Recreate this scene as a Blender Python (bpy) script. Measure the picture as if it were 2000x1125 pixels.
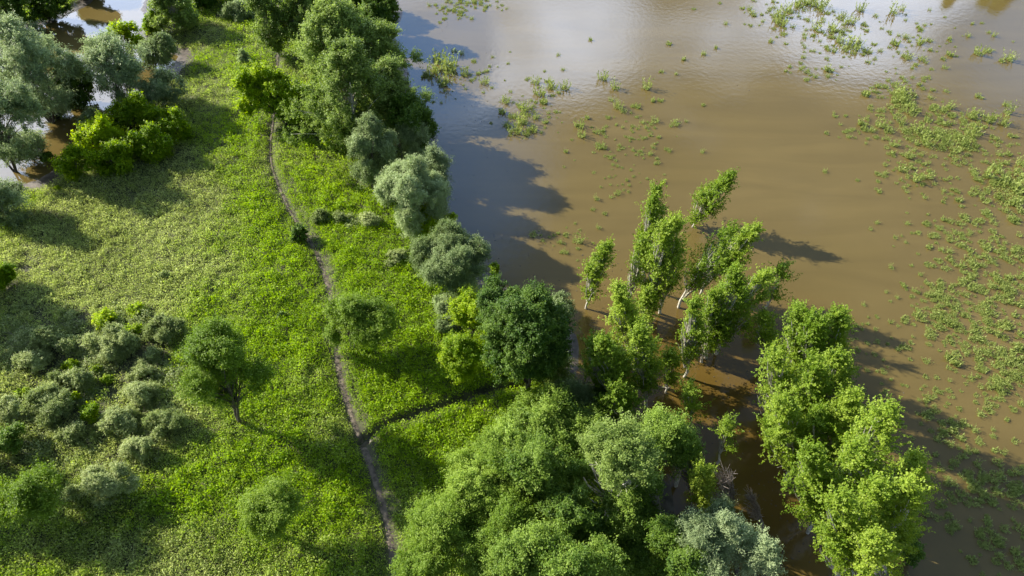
import bpy, math
import numpy as np
from mathutils import Vector
for o in list(bpy.data.objects): bpy.data.objects.remove(o)
S = bpy.context.scene
# ------------------------------------------------------------------ camera
CH, PITCH, FPX = 60.0, 50.0, 1333.0
cd = bpy.data.cameras.new('camera'); cam = bpy.data.objects.new('camera', cd)
S.collection.objects.link(cam); S.camera = cam
cam.location = (0, 0, CH); cam.rotation_euler = (math.radians(90-PITCH), 0, 0)
cd.sensor_width = 36; cd.lens = 36*FPX/2000; cd.clip_end = 6000; cd.clip_start = 0.5
# ------------------------------------------------------------------ sun and sky
AZ, EL = math.radians(158), math.radians(31)          # direction towards the sun (azimuth from +X)
sd = Vector((math.cos(AZ)*math.cos(EL), math.sin(AZ)*math.cos(EL), math.sin(EL)))
l = bpy.data.lights.new('sun', 'SUN'); l.energy = 5.0; l.angle = math.radians(0.5); l.color = (1, 0.94, 0.82)
lo = bpy.data.objects.new('sun', l); S.collection.objects.link(lo)
lo.rotation_euler = sd.to_track_quat('Z', 'Y').to_euler(); lo.location = (-60, 60, 80)
S.view_settings.view_transform = 'Standard'; S.view_settings.look = 'None'
S.view_settings.gamma = 1; S.view_settings.exposure = 1.16
S.render.film_transparent = False
W = bpy.data.worlds.new('World'); S.world = W; W.use_nodes = True
nt = W.node_tree; N = nt.nodes; L = nt.links; N.clear()
def node(t, **k):
    n = N.new(t)
    for a, b in k.items(): setattr(n, a, b)
    return n
def mth(op, a, b=None, c=None):
    n = N.new('ShaderNodeMath'); n.operation = op
    for i, v in enumerate((a, b, c)):
        if v is None: continue
        if isinstance(v, (int, float)): n.inputs[i].default_value = v
        else: L.new(v, n.inputs[i])
    return n.outputs[0]
sky = node('ShaderNodeTexSky', sky_type='NISHITA', sun_disc=False, sun_elevation=EL,
           sun_rotation=math.atan2(sd.x, sd.y) % (2*math.pi), air_density=1.0, dust_density=0.8, ozone_density=2.0)
tc = node('ShaderNodeTexCoord')
mp = node('ShaderNodeMapping'); mp.inputs['Scale'].default_value = (1, 1, 2.2)
L.new(tc.outputs['Generated'], mp.inputs['Vector'])
nz = node('ShaderNodeTexNoise'); nz.inputs['Scale'].default_value = 3.2; nz.inputs['Detail'].default_value = 7
nz.inputs['Roughness'].default_value = 0.55; L.new(mp.outputs[0], nz.inputs['Vector'])
def blob(px, py, inner, outer):      # a cloud bank round the sky direction mirrored at that spot on the water
    t = math.radians(PITCH); x = (px-1000)/FPX; y = -(py-562.5)/FPX
    v = Vector((x, math.cos(t)+y*math.sin(t), math.sin(t)-y*math.cos(t))).normalized()
    d = node('ShaderNodeVectorMath', operation='DOT_PRODUCT'); L.new(tc.outputs['Generated'], d.inputs[0])
    d.inputs[1].default_value = v
    r = node('ShaderNodeMapRange', interpolation_type='SMOOTHSTEP')
    r.inputs['From Min'].default_value = math.cos(math.radians(outer)); r.inputs['From Max'].default_value = math.cos(math.radians(inner))
    L.new(d.outputs['Value'], r.inputs['Value']); return r.outputs[0]
BL = [(1000, -20, 2, 14, .28), (1250, -20, 3, 16, .08), (1700, -20, 2, 9, .20), (1920, 100, 2, 9, -.05), (230, 40, 5, 14, .6), (60, 250, 3, 14, .5), (860, 150, 1, 7, .2),
      (860, 75, 1, 4.5, -.30), (920, 330, 2, 12, .12), (1780, 160, 3, 12, -.05), (1500, 200, 6, 22, .06)]
acc = None
for px, py, a, b, w in BL:
    t_ = mth('MULTIPLY', blob(px, py, a, b), w)
    acc = t_ if acc is None else mth('ADD', acc, t_)
cl = mth('ADD', nz.outputs['Fac'], acc)
cr = node('ShaderNodeMapRange', interpolation_type='SMOOTHSTEP'); cr.inputs['From Min'].default_value = .58; cr.inputs['From Max'].default_value = .92; cr.inputs['To Min'].default_value = .02
L.new(cl, cr.inputs['Value'])
mx = node('ShaderNodeMix', data_type='RGBA'); L.new(cr.outputs[0], mx.inputs['Factor'])
sg = node('ShaderNodeVectorMath', operation='SCALE'); L.new(sky.outputs[0], sg.inputs[0]); sg.inputs['Scale'].default_value = 1.2   # sky at 0.06
L.new(sg.outputs[0], mx.inputs['A']); mx.inputs['B'].default_value = (36, 43, 58, 1)
bg = node('ShaderNodeBackground'); bg.inputs['Strength'].default_value = 0.055
# gaps of deeper blue sky between the clouds
bm = mth('MINIMUM', mth('ADD', mth('ADD', blob(840, 75, 3.5, 6.5), mth('MULTIPLY', blob(870, 330, 4, 11), .5)), mth('MULTIPLY', blob(1990, 90, 1, 6), .5)), 1.0)
bm = mth('MULTIPLY', bm, mth('MULTIPLY_ADD', nz.outputs['Fac'], -2.2, 2.0)); bm = mth('MINIMUM', mth('MAXIMUM', bm, 0.0), 1.0)
mb = node('ShaderNodeMix', data_type='RGBA'); L.new(bm, mb.inputs['Factor']); L.new(mx.outputs['Result'], mb.inputs['A']); mb.inputs['B'].default_value = (7.5, 14, 28, 1)
L.new(mb.outputs['Result'], bg.inputs['Color'])
wo = node('ShaderNodeOutputWorld'); L.new(bg.outputs[0], wo.inputs[0])

# ------------------------------------------------------------------ helpers
_t = math.radians(PITCH)
def ray(px, py):
    x = (px-1000)/FPX; y = -(py-562.5)/FPX
    return np.array((x, math.cos(_t)+y*math.sin(_t), -math.sin(_t)+y*math.cos(_t)))
def P(px, py):
    d = ray(px, py); k = -CH/d[2]; return np.array((d[0]*k, d[1]*k))
def PP(pts): return np.array([P(*p) for p in pts])
_lat = np.random.default_rng(77).random((256, 256))
def vnoise(x, y, s, o=0):
    x = np.asarray(x)/s+31.7+o*17.3; y = np.asarray(y)/s+91.1+o*7.9
    i = np.floor(x).astype(int); j = np.floor(y).astype(int); u = x-i; v = y-j
    u = u*u*(3-2*u); v = v*v*(3-2*v); g = lambda a, b: _lat[a % 256, b % 256]
    return (g(i, j)*(1-u)+g(i+1, j)*u)*(1-v)+(g(i, j+1)*(1-u)+g(i+1, j+1)*u)*v
def fbm(x, y, s, o=0, n=4):
    r = 0; a = 0.5; t = 0
    for k in range(n): r = r+a*vnoise(x, y, s/2**k, o+k); t += a; a *= .55
    return r/t
def seg_dist(x, y, pts, closed=False):
    d = np.full(np.shape(x), 1e9); n = len(pts)
    for k in range(n if closed else n-1):
        a = pts[k]; b = pts[(k+1) % n]; e = b-a
        t = np.clip(((x-a[0])*e[0]+(y-a[1])*e[1])/(e@e+1e-9), 0, 1)
        d = np.minimum(d, np.hypot(x-a[0]-t*e[0], y-a[1]-t*e[1]))
    return d
def inside(x, y, pts):
    c = np.zeros(np.shape(x), bool); n = len(pts)
    for k in range(n):
        a = pts[k]; b = pts[(k+1) % n]
        if a[1] == b[1]: continue
        m = ((a[1] > y) != (b[1] > y)) & (x < (b[0]-a[0])*(y-a[1])/(b[1]-a[1])+a[0])
        c ^= m
    return c
def sdist(x, y, pts):
    d = seg_dist(x, y, pts, True); return np.where(inside(x, y, pts), d, -d)
def sm(x, a, b):
    t = np.clip((x-a)/(b-a), 0, 1); return t*t*(3-2*t)
def catmull(pts, n=6):
    pts = np.asarray(pts, float); q = np.vstack([2*pts[0]-pts[1], pts, 2*pts[-1]-pts[-2]]); out = []
    for k in range(1, len(q)-2):
        for t in np.linspace(0, 1, n, endpoint=False):
            a, b, c, d = q[k-1], q[k], q[k+1], q[k+2]
            out.append(.5*((2*b)+(c-a)*t+(2*a-5*b+4*c-d)*t*t+(3*b-a-3*c+d)*t**3))
    out.append(q[-2]); return np.array(out)

LAKE = [(820, -260), (795, -60), (768, 60), (790, 140), (830, 220), (856, 300), (875, 400), (915, 470), (955, 545), (1020, 590),
        (1095, 620), (1118, 680), (1125, 740), (1175, 800), (1240, 880), (1290, 950), (1310, 1030), (1340, 1125), (1360, 1300)]
POND = [(-700, 1300), (-700, 420), (-150, 385), (0, 372), (70, 362), (105, 335), (165, 290), (235, 225), (290, 185), (318, 150), (338, 112), (300, 92), (262, 78), (282, 45), (285, 5), (330, -60), (420, -260)]
main_poly = PP(LAKE+POND)
far_poly = np.vstack([PP([(-500, 120), (-120, 70), (50, 60), (105, 42), (170, 10), (215, -40), (260, -120), (300, -260)]), [(-300, 420), (-500, 200)]])
fb = P(1900, 0)*1.2
north_poly = np.array([(30, 195), (70, 160), (fb[0]-6, fb[1]+5), (fb[0]+60, fb[1]-25), (260, 60), (600, 60), (600, 600), (30, 600)])
PATH = PP(catmull([(548, -40), (545, 40), (545, 95), (543, 150), (541, 200), (536, 250), (532, 290), (535, 335), (550, 378), (570, 420), (588, 450), (608, 480), (628, 520), (641, 560), (650, 600),
                   (655, 650), (660, 700), (670, 755), (686, 810), (704, 858), (722, 905), (740, 960), (754, 1010), (766, 1070), (775, 1140), (785, 1230)], 4))
BRANCH = PP(catmull([(712, 868), (735, 850), (770, 832), (830, 812), (880, 796), (925, 778), (965, 766), (1020, 758)], 4))
RUT = PP(catmull([(676, 690), (690, 745), (702, 790), (712, 830), (722, 868), (742, 915), (764, 965), (776, 1010)], 4))
RUT2 = PP(catmull([(560, 330), (575, 370), (592, 420), (606, 450), (640, 505), (655, 560), (662, 600)], 4))
RUT3 = PP(catmull([(-60, 600), (0, 582), (25, 560), (42, 540), (50, 530)], 4))
RUT4 = PP([(396, 955), (408, 930), (418, 905), (424, 885)])
RUT5 = PP([(80, 535), (86, 500), (92, 470)])
def land(x, y):
    s1 = sdist(x, y, main_poly); w = (fbm(x, y, 5, 3, 3)-.5)*3.2
    s1 = s1+w; s2 = sdist(x, y, far_poly); s3 = sdist(x, y, north_poly)
    return np.maximum(np.maximum(s1, s2), s3)
def height(x, y, carve=True):
    s = land(x, y)
    h = np.where(s > 0, .06+.75*sm(s, 0, 9)+(fbm(x, y, 7, 9)-.5)*.5*sm(s, 1, 8)+.25*sm(s, 12, 40), -.9*sm(-s, 0, 4))
    if carve:
        dp = seg_dist(x, y, PATH); db = seg_dist(x, y, BRANCH)
        h = h-.22*(1-sm(dp, .25, .9))-.75*(1-sm(db, .15, .8))
    return h
def hz(x, y): return float(height(np.array([x]), np.array([y]))[0])

def tag(o, label=None, cat=None, group=None, kind=None):
    if label: o['label'] = label
    if cat: o['category'] = cat
    if group: o['group'] = group
    if kind: o['kind'] = kind
    return o
def link(name, me, parent=None, loc=None):
    o = bpy.data.objects.new(name, me); S.collection.objects.link(o)
    if parent: o.parent = parent
    if loc is not None: o.location = [float(c) for c in loc]
    return o
def qmesh(name, V, F, mat, v=None, p=None, smooth=False):
    """numpy quads -> mesh; v, p: per-face attributes"""
    me = bpy.data.meshes.new(name); V = np.ascontiguousarray(V, np.float32); F = np.ascontiguousarray(F, np.int32)
    me.vertices.add(len(V)); me.vertices.foreach_set('co', V.ravel())
    me.loops.add(F.size); me.loops.foreach_set('vertex_index', F.ravel())
    me.polygons.add(len(F)); me.polygons.foreach_set('loop_start', np.arange(len(F), dtype=np.int32)*4)
    for nm, a in (('v', v), ('p', p)):
        if a is not None:
            at = me.attributes.new(nm, 'FLOAT', 'FACE'); at.data.foreach_set('value', np.ascontiguousarray(a, np.float32))
    me.update(calc_edges=True)
    if smooth: me.polygons.foreach_set('use_smooth', np.ones(len(F), bool))
    me.materials.append(mat); return me
def diamonds(c, u, w):
    """c centres, u half-length vectors, w half-width vectors (n,3)"""
    V = np.stack([c-u, c+w-.15*u, c+u, c-w-.15*u], 1).reshape(-1, 3)
    return V, np.arange(len(V)).reshape(-1, 4)
def nrm(a): return a/(np.linalg.norm(a, axis=-1, keepdims=True)+1e-9)
def tube(V, F, pts, rad, n=5):
    pts = np.asarray(pts, float); b = sum(len(a) for a in V); k = len(pts)
    T = nrm(np.gradient(pts, axis=0)); ref = np.array((1., .13, .07)); A = nrm(np.cross(T, ref)); B = np.cross(T, A)
    an = np.linspace(0, 2*np.pi, n, endpoint=False)
    R = pts[:, None]+(A[:, None]*np.cos(an)[None, :, None]+B[:, None]*np.sin(an)[None, :, None])*np.asarray(rad)[:, None, None]
    V.append(R.reshape(-1, 3)); i = np.arange(k-1)[:, None]*n; j = np.arange(n)[None]; j2 = (j+1) % n
    F.append(np.stack([b+i+j, b+i+j2, b+i+n+j2, b+i+n+j], -1).reshape(-1, 4))

# ------------------------------------------------------------------ materials
def mat(name):
    m = bpy.data.materials.new(name); m.use_nodes = True; m.node_tree.nodes.clear(); return m, m.node_tree.nodes, m.node_tree.links
def leaf_mat(name, A, B, trans=.4, pale=None, tg=1.5):
    m, n, l = mat(name)
    at = n.new('ShaderNodeAttribute'); at.attribute_name = 'v'
    r = n.new('ShaderNodeMix'); r.data_type = 'RGBA'; r.inputs['A'].default_value = (*A, 1); r.inputs['B'].default_value = (*B, 1)
    l.new(at.outputs['Fac'], r.inputs['Factor']); col = r.outputs['Result']
    if pale:
        a2 = n.new('ShaderNodeAttribute'); a2.attribute_name = 'p'
        r2 = n.new('ShaderNodeMix'); r2.data_type = 'RGBA'; r2.inputs['A'].default_value = (*pale[0], 1); r2.inputs['B'].default_value = (*pale[1], 1)
        l.new(at.outputs['Fac'], r2.inputs['Factor'])
        r3 = n.new('ShaderNodeMix'); r3.data_type = 'RGBA'; l.new(a2.outputs['Fac'], r3.inputs['Factor'])
        l.new(col, r3.inputs['A']); l.new(r2.outputs['Result'], r3.inputs['B']); col = r3.outputs['Result']
    p = n.new('ShaderNodeBsdfPrincipled'); p.inputs['Roughness'].default_value = .55; p.inputs['Specular IOR Level'].default_value = .25
    l.new(col, p.inputs['Base Color'])
    t = n.new('ShaderNodeBsdfTranslucent'); hs = n.new('ShaderNodeHueSaturation'); hs.inputs['Value'].default_value = tg; hs.inputs['Saturation'].default_value = 1.1
    l.new(col, hs.inputs['Color']); l.new(hs.outputs[0], t.inputs['Color'])
    mx = n.new('ShaderNodeMixShader'); mx.inputs[0].default_value = trans
    l.new(p.outputs[0], mx.inputs[1]); l.new(t.outputs[0], mx.inputs[2])
    o = n.new('ShaderNodeOutputMaterial'); l.new(mx.outputs[0], o.inputs[0]); return m
def noise_mat(name, A, B, scale, rough=.9, detail=6, bump=0, lo=.35, hi=.65):
    m, n, l = mat(name)
    g = n.new('ShaderNodeNewGeometry'); z = n.new('ShaderNodeTexNoise'); z.inputs['Scale'].default_value = scale; z.inputs['Detail'].default_value = detail
    l.new(g.outputs['Position'], z.inputs['Vector'])
    mr = n.new('ShaderNodeMapRange'); mr.inputs['From Min'].default_value = lo; mr.inputs['From Max'].default_value = hi; l.new(z.outputs['Fac'], mr.inputs['Value'])
    r = n.new('ShaderNodeMix'); r.data_type = 'RGBA'; r.inputs['A'].default_value = (*A, 1); r.inputs['B'].default_value = (*B, 1); l.new(mr.outputs[0], r.inputs['Factor'])
    p = n.new('ShaderNodeBsdfPrincipled'); p.inputs['Roughness'].default_value = rough; l.new(r.outputs['Result'], p.inputs['Base Color'])
    if bump:
        b = n.new('ShaderNodeBump'); b.inputs['Strength'].default_value = bump; b.inputs['Distance'].default_value = .1
        l.new(z.outputs['Fac'], b.inputs['Height']); l.new(b.outputs[0], p.inputs['Normal'])
    o = n.new('ShaderNodeOutputMaterial'); l.new(p.outputs[0], o.inputs[0]); return m
M = {
 'poplar': leaf_mat('leaf_poplar', (.105, .165, .022), (.310, .400, .100)),
 'wood': leaf_mat('leaf_wood', (.065, .130, .008), (.265, .370, .055), .38),
 'flood': leaf_mat('leaf_flooded_poplar', (.105, .185, .006), (.330, .420, .050), .42),
 'willow': leaf_mat('leaf_silver_willow', (.150, .210, .065), (.400, .480, .225), .35, tg=1.3),
 'bluewillow': leaf_mat('leaf_blue_willow', (.135, .190, .070), (.360, .435, .215), .38, tg=1.3),
 'maple': leaf_mat('leaf_yellow_maple', (.125, .215, .003), (.410, .510, .010), .5, tg=1.7),
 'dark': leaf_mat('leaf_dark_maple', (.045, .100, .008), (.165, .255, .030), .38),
 'meadow': leaf_mat('leaf_meadow_poplar', (.110, .190, .010), (.270, .370, .050), .4),
 'shrub': leaf_mat('leaf_grey_shrub', (.175, .230, .060), (.440, .490, .215), .35),
 'marsh': leaf_mat('leaf_marsh_plant', (.145, .190, .030), (.350, .400, .120), .35),
 'grass': leaf_mat('meadow_grass', (.090, .185, .002), (.320, .460, .006), .42, ((.165, .205, .035), (.470, .520, .190))),
 'bark': noise_mat('bark_dark', (.035, .028, .020), (.10, .085, .065), 6),
 'pale_bark': noise_mat('bark_pale', (.28, .26, .20), (.55, .52, .44), 3),
 'dry': noise_mat('bark_dry', (.14, .11, .09), (.30, .25, .21), 3),
 'soil': noise_mat('meadow_soil', (.035, .038, .014), (.085, .085, .035), 1.3, bump=.3),
 'track': noise_mat('track_dirt', (.035, .028, .018), (.19, .150, .105), 2.2, bump=.4, lo=.3, hi=.7),
 'mud': noise_mat('bank_mud', (.030, .022, .016), (.11, .088, .068), 1.1, rough=.5, bump=.5),
}
# water: turbid brown flood with a glossy face
m, n, l = mat('flood_water')
g = n.new('ShaderNodeNewGeometry')
z1 = n.new('ShaderNodeTexNoise'); z1.inputs['Scale'].default_value = .035; z1.inputs['Detail'].default_value = 4; l.new(g.outputs['Position'], z1.inputs['Vector'])
mr = n.new('ShaderNodeMapRange'); mr.inputs['From Min'].default_value = .35; mr.inputs['From Max'].default_value = .65; l.new(z1.outputs['Fac'], mr.inputs['Value'])
r1 = n.new('ShaderNodeMix'); r1.data_type = 'RGBA'; l.new(mr.outputs[0], r1.inputs['Factor'])
r1.inputs['A'].default_value = (.110, .080, .024, 1); r1.inputs['B'].default_value = (.121, .089, .031, 1)
# clearer, tea-coloured water among the drowned poplars
sx = n.new('ShaderNodeVectorMath'); sx.operation = 'DISTANCE'; l.new(g.outputs['Position'], sx.inputs[0]); c_ = P(1360, 830); sx.inputs[1].default_value = (c_[0], c_[1], 0)
m2 = n.new('ShaderNodeMapRange'); m2.interpolation_type = 'SMOOTHSTEP'; m2.inputs['From Min'].default_value = 26; m2.inputs['From Max'].default_value = 8; l.new(sx.outputs['Value'], m2.inputs['Value'])
r2 = n.new('ShaderNodeMix'); r2.data_type = 'RGBA'; l.new(m2.outputs[0], r2.inputs['Factor']); l.new(r1.outputs['Result'], r2.inputs['A']); r2.inputs['B'].default_value = (.098, .062, .014, 1)
mpw = n.new('ShaderNodeMapping'); mpw.inputs['Rotation'].default_value = (0, 0, .9); mpw.inputs['Scale'].default_value = (.045, .22, 1); l.new(g.outputs['Position'], mpw.inputs['Vector'])
z3 = n.new('ShaderNodeTexNoise'); z3.inputs['Scale'].default_value = 1; z3.inputs['Detail'].default_value = 8; z3.inputs['Distortion'].default_value = 1.2; l.new(mpw.outputs[0], z3.inputs['Vector'])
m3 = n.new('ShaderNodeMapRange'); m3.inputs['From Min'].default_value = .3; m3.inputs['From Max'].default_value = .7; m3.inputs['To Min'].default_value = .90; m3.inputs['To Max'].default_value = 1.10; l.new(z3.outputs['Fac'], m3.inputs['Value'])
hv = n.new('ShaderNodeHueSaturation'); l.new(r2.outputs['Result'], hv.inputs['Color']); l.new(m3.outputs[0], hv.inputs['Value'])
p = n.new('ShaderNodeBsdfPrincipled'); p.inputs['Roughness'].default_value = .04; p.inputs['IOR'].default_value = 1.45
l.new(hv.outputs[0], p.inputs['Base Color'])
z2 = n.new('ShaderNodeTexNoise'); z2.inputs['Scale'].default_value = 1.3; z2.inputs['Detail'].default_value = 5; l.new(g.outputs['Position'], z2.inputs['Vector'])
bp = n.new('ShaderNodeBump'); bp.inputs['Strength'].default_value = .2; bp.inputs['Distance'].default_value = .05; l.new(z2.outputs['Fac'], bp.inputs['Height']); l.new(bp.outputs[0], p.inputs['Normal'])
o = n.new('ShaderNodeOutputMaterial'); l.new(p.outputs[0], o.inputs[0]); M['water'] = m

# ------------------------------------------------------------------ ground and water
def axis(a, b, step, far):
    core = np.arange(a, b, step); g = np.cumsum(step*1.25**np.arange(1, 40)); g = g[g < far]
    return np.concatenate([(a-g)[::-1], core, core[-1]+g])
gx = axis(-95, 62, .45, 2500); gy = axis(8, 135, .45, 2500)
X, Y = np.meshgrid(gx, gy); Z = height(X, Y)
nx, ny = len(gx), len(gy); V = np.stack([X, Y, Z], -1).reshape(-1, 3)
i, j = np.meshgrid(np.arange(nx-1), np.arange(ny-1)); k = (j*nx+i).ravel(); F = np.stack([k, k+1, k+nx+1, k+nx], 1)
me = qmesh('ground', V, F, M['soil'], smooth=True); me.materials.append(M['mud'])
cx_, cy_ = X[:-1, :-1].ravel()+.2, Y[:-1, :-1].ravel()+.2
ls = land(cx_, cy_); me.polygons.foreach_set('material_index', (ls < 1.2+fbm(cx_, cy_, 3, 5)*2.2).astype(np.int32))
tag(link('ground', me), kind='structure')
R_ = 2600
wm = qmesh('water', np.array([(-R_, -R_, 0), (R_, -R_, 0), (R_, R_, 0), (-R_, R_, 0)]), np.array([[0, 1, 2, 3]]), M['water'])
tag(link('water', wm), kind='structure')
def ribbon(name, pts, half, dz, m, kind='structure', seed=0, label=None):
    pts = catmull(pts, 4); half = half*(1-.5*sm(pts[:, 1], 38, 75)); T = nrm(np.gradient(pts, axis=0)); Nn = np.stack([-T[:, 1], T[:, 0]], 1); K = 7
    s = np.linspace(-1, 1, K); rr = np.random.default_rng(seed)
    wv = half*(1+.5*(vnoise(pts[:, 0], pts[:, 1], 1.6, seed)-.5))
    Q = pts[:, None]+Nn[:, None]*s[None, :, None]*wv[:, None, None]
    z = height(Q[..., 0], Q[..., 1])+dz-.09*np.abs(s)[None]**2
    V = np.concatenate([Q, z[..., None]], -1).reshape(-1, 3); i = np.arange(len(pts)-1)[:, None]*K; j = np.arange(K-1)[None]
    F = np.stack([i+j, i+j+1, i+K+j+1, i+K+j], -1).reshape(-1, 4)
    o = link(name, qmesh(name, V, F, m, smooth=True)); return tag(o, kind=kind)
ribbon('dirt_path', PATH, .34, .09, M['track'], seed=2)
ribbon('side_path', BRANCH[:], .35, .06, M['mud'], seed=4)

# ------------------------------------------------------------------ meadow plants (nobody could count them)
rng = np.random.default_rng(5)
PALE = [(840, 700, 10, -.3), (300, 420, 14, .55), (150, 520, 14, .5), (420, 120, 10, .35), (320, 360, 10, .4), (430, 500, 9, .25), (110, 540, 5, .6), (400, 1090, 7, .4), (60, 860, 9, .5), (230, 870, 6, .45),
        (120, 1060, 8, .25), (560, 720, 5, .1), (600, 750, 4, .3), (200, 690, 8, .4), (620, 560, 3, -.3), (480, 280, 6, -.5), (500, 90, 8, -.6), (520, 430, 6, -.4), (700, 400, 9, -.6), (820, 620, 12, -.8), (850, 850, 9, -.6),
        (560, 600, 6, -.2), (450, 930, 6, -.25), (540, 870, 7, -.2), (480, 350, 6, -.3), (690, 490, 7, -.5)]
def pale_at(x, y):
    a = .40+(fbm(x, y, 8, 21)-.5)*2.0
    for px, py, r, w in PALE:
        c = P(px, py); a = a+w*np.exp(-((x-c[0])**2+(y-c[1])**2)/(r*r))
    return np.clip(a, 0, 1)
def scatter(n):
    x = rng.uniform(-95, 30, n); y = rng.uniform(10, 132, n)
    # only what the camera (or a step beside it) could see
    m = np.abs(x) < 8+.86*(y*math.cos(_t)+CH*math.sin(_t)); x, y = x[m], y[m]
    # thin with distance
    m = rng.random(len(x)) < np.clip(1.25-y/110, .45, 1); x, y = x[m], y[m]
    s = land(x, y); dp = seg_dist(x, y, PATH); db = seg_dist(x, y, BRANCH)
    dr = np.minimum(np.minimum(seg_dist(x, y, RUT), seg_dist(x, y, RUT2)), np.minimum(seg_dist(x, y, RUT4), np.minimum(seg_dist(x, y, RUT3), seg_dist(x, y, RUT5))))
    bare = fbm(x, y, 2.5, 40)
    m = (s > .8+fbm(x, y, 3, 5)*2.0) & (dp > .28+.16*sm(-y, -60, -25)+.34*rng.random(len(x))**2) & (db > .34+.3*rng.random(len(x))) & (dr > .06+.16*rng.random(len(x))) & (bare > .22)
    for px, py, rr_, w_ in ((230, 745, 6, .75), (150, 720, 5, .7), (100, 665, 4, .6), (290, 690, 3, .6), (255, 900, 3, .5), (120, 830, 4, .4)):   # bare twiggy scrub floor
        c = P(px, py); m &= rng.random(len(x)) > w_*np.exp(-((x-c[0])**2+(y-c[1])**2)/(rr_*rr_))
    c = P(320, 130); m &= ~((np.hypot(x-c[0], y-c[1]) < 5) & (rng.random(len(x)) < .8))
    return x[m], y[m], dp[m], s[m]
def grass(n, per, name, label, hs=1.):
    x, y, dp, s = scatter(n); K = len(x)
    pl = pale_at(x, y); pl = np.clip(pl+rng.normal(0, .18, K), 0, 1)
    hh = hs*(.18+.72*fbm(x, y, 1.1, 13, 4)**1.4)*rng.uniform(.75, 1.3, K)*(.55+.45*sm(dp, .5, 2.2))*(1+.25*(1-pl))
    z = height(x, y, True)
    az = rng.uniform(0, 2*np.pi, (K, per)); ln = (.09+.17*hh[:, None])*rng.uniform(.6, 1.35, (K, per)); el = rng.uniform(.15, 1.25, (K, per))
    d = np.stack([np.cos(az)*np.cos(el), np.sin(az)*np.cos(el), np.sin(el)], -1)
    base = np.stack([x, y, z], -1)[:, None]+np.stack([rng.normal(0, .17, (K, per)), rng.normal(0, .17, (K, per)), hh[:, None]*rng.uniform(.1, .95, (K, per))], -1)
    c = base+d*ln[..., None]*.5
    side = nrm(np.cross(d, rng.normal(0, .6, (K, per, 3))+np.array((-.5, .2, 1.))))
    u = d*ln[..., None]*.5; w = side*(ln*rng.uniform(.16, .30, (K, per)))[..., None]
    V, F = diamonds(c.reshape(-1, 3), u.reshape(-1, 3), w.reshape(-1, 3))
    big = .6*fbm(x, y, 2.2, 55, 4)+.4*fbm(x, y, 12, 58, 2)
    v = np.clip((.15+1.0*big)[:, None]+rng.normal(0, .22, (K, per)), 0, 1).ravel()
    o = link(name, qmesh(name, V, F, M['grass'], v, np.repeat(pl, per)))
    tag(o, label, 'grass', kind='stuff')
grass(560000, 9, 'meadow_grass', 'rough bright and pale green meadow growth covering the land between pond and flood')

# ------------------------------------------------------------------ trees and shrubs
SP = {  # leaf half-length, half-width, clump radius, unused stretch, leaf cover, up-bias, bark, limb radius
 'poplar': (.125, .070, .75, 1, 1.9, .6, 'pale_bark', .17), 'wood': (.125, .072, .68, 1, 1.5, .6, 'pale_bark', .17), 'flood': (.120, .072, .46, 1, 1.45, .5, 'pale_bark', .13),
 'willow': (.13, .040, .72, 1, 2.1, .5, 'bark', .16), 'bluewillow': (.14, .042, .70, 1, 1.7, .5, 'bark', .16),
 'maple': (.125, .085, .68, 1, 1.9, .8, 'bark', .14), 'dark': (.13, .085, .72, 1, 2.0, .8, 'bark', .16),
 'meadow': (.105, .06, .70, 1, 1.25, .6, 'bark', .12), 'shrub': (.10, .048, .38, 1, 1.9, .5, 'bark', .05),
 'dry': (.1, .03, .5, 1, .05, .3, 'dry', .06)}
SH = {  # shoots per clump, shoot length, upward pull, lobes
 'poplar': (8, 1.45, .75, 1.2), 'wood': (8, 1.5, .6, 1.3), 'flood': (6, 2.3, 1.0, 1.1), 'willow': (12, 1.15, .25, 1.3), 'bluewillow': (10, 1.5, .6, 1.2), 'maple': (7, 1.15, .35, 1.3),
 'dark': (7, 1.0, .35, 1.6), 'meadow': (8, 1.4, .35, 1.2), 'shrub': (9, 1.2, .4, 1.), 'dry': (5, 1.2, .5, 1.)}
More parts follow.
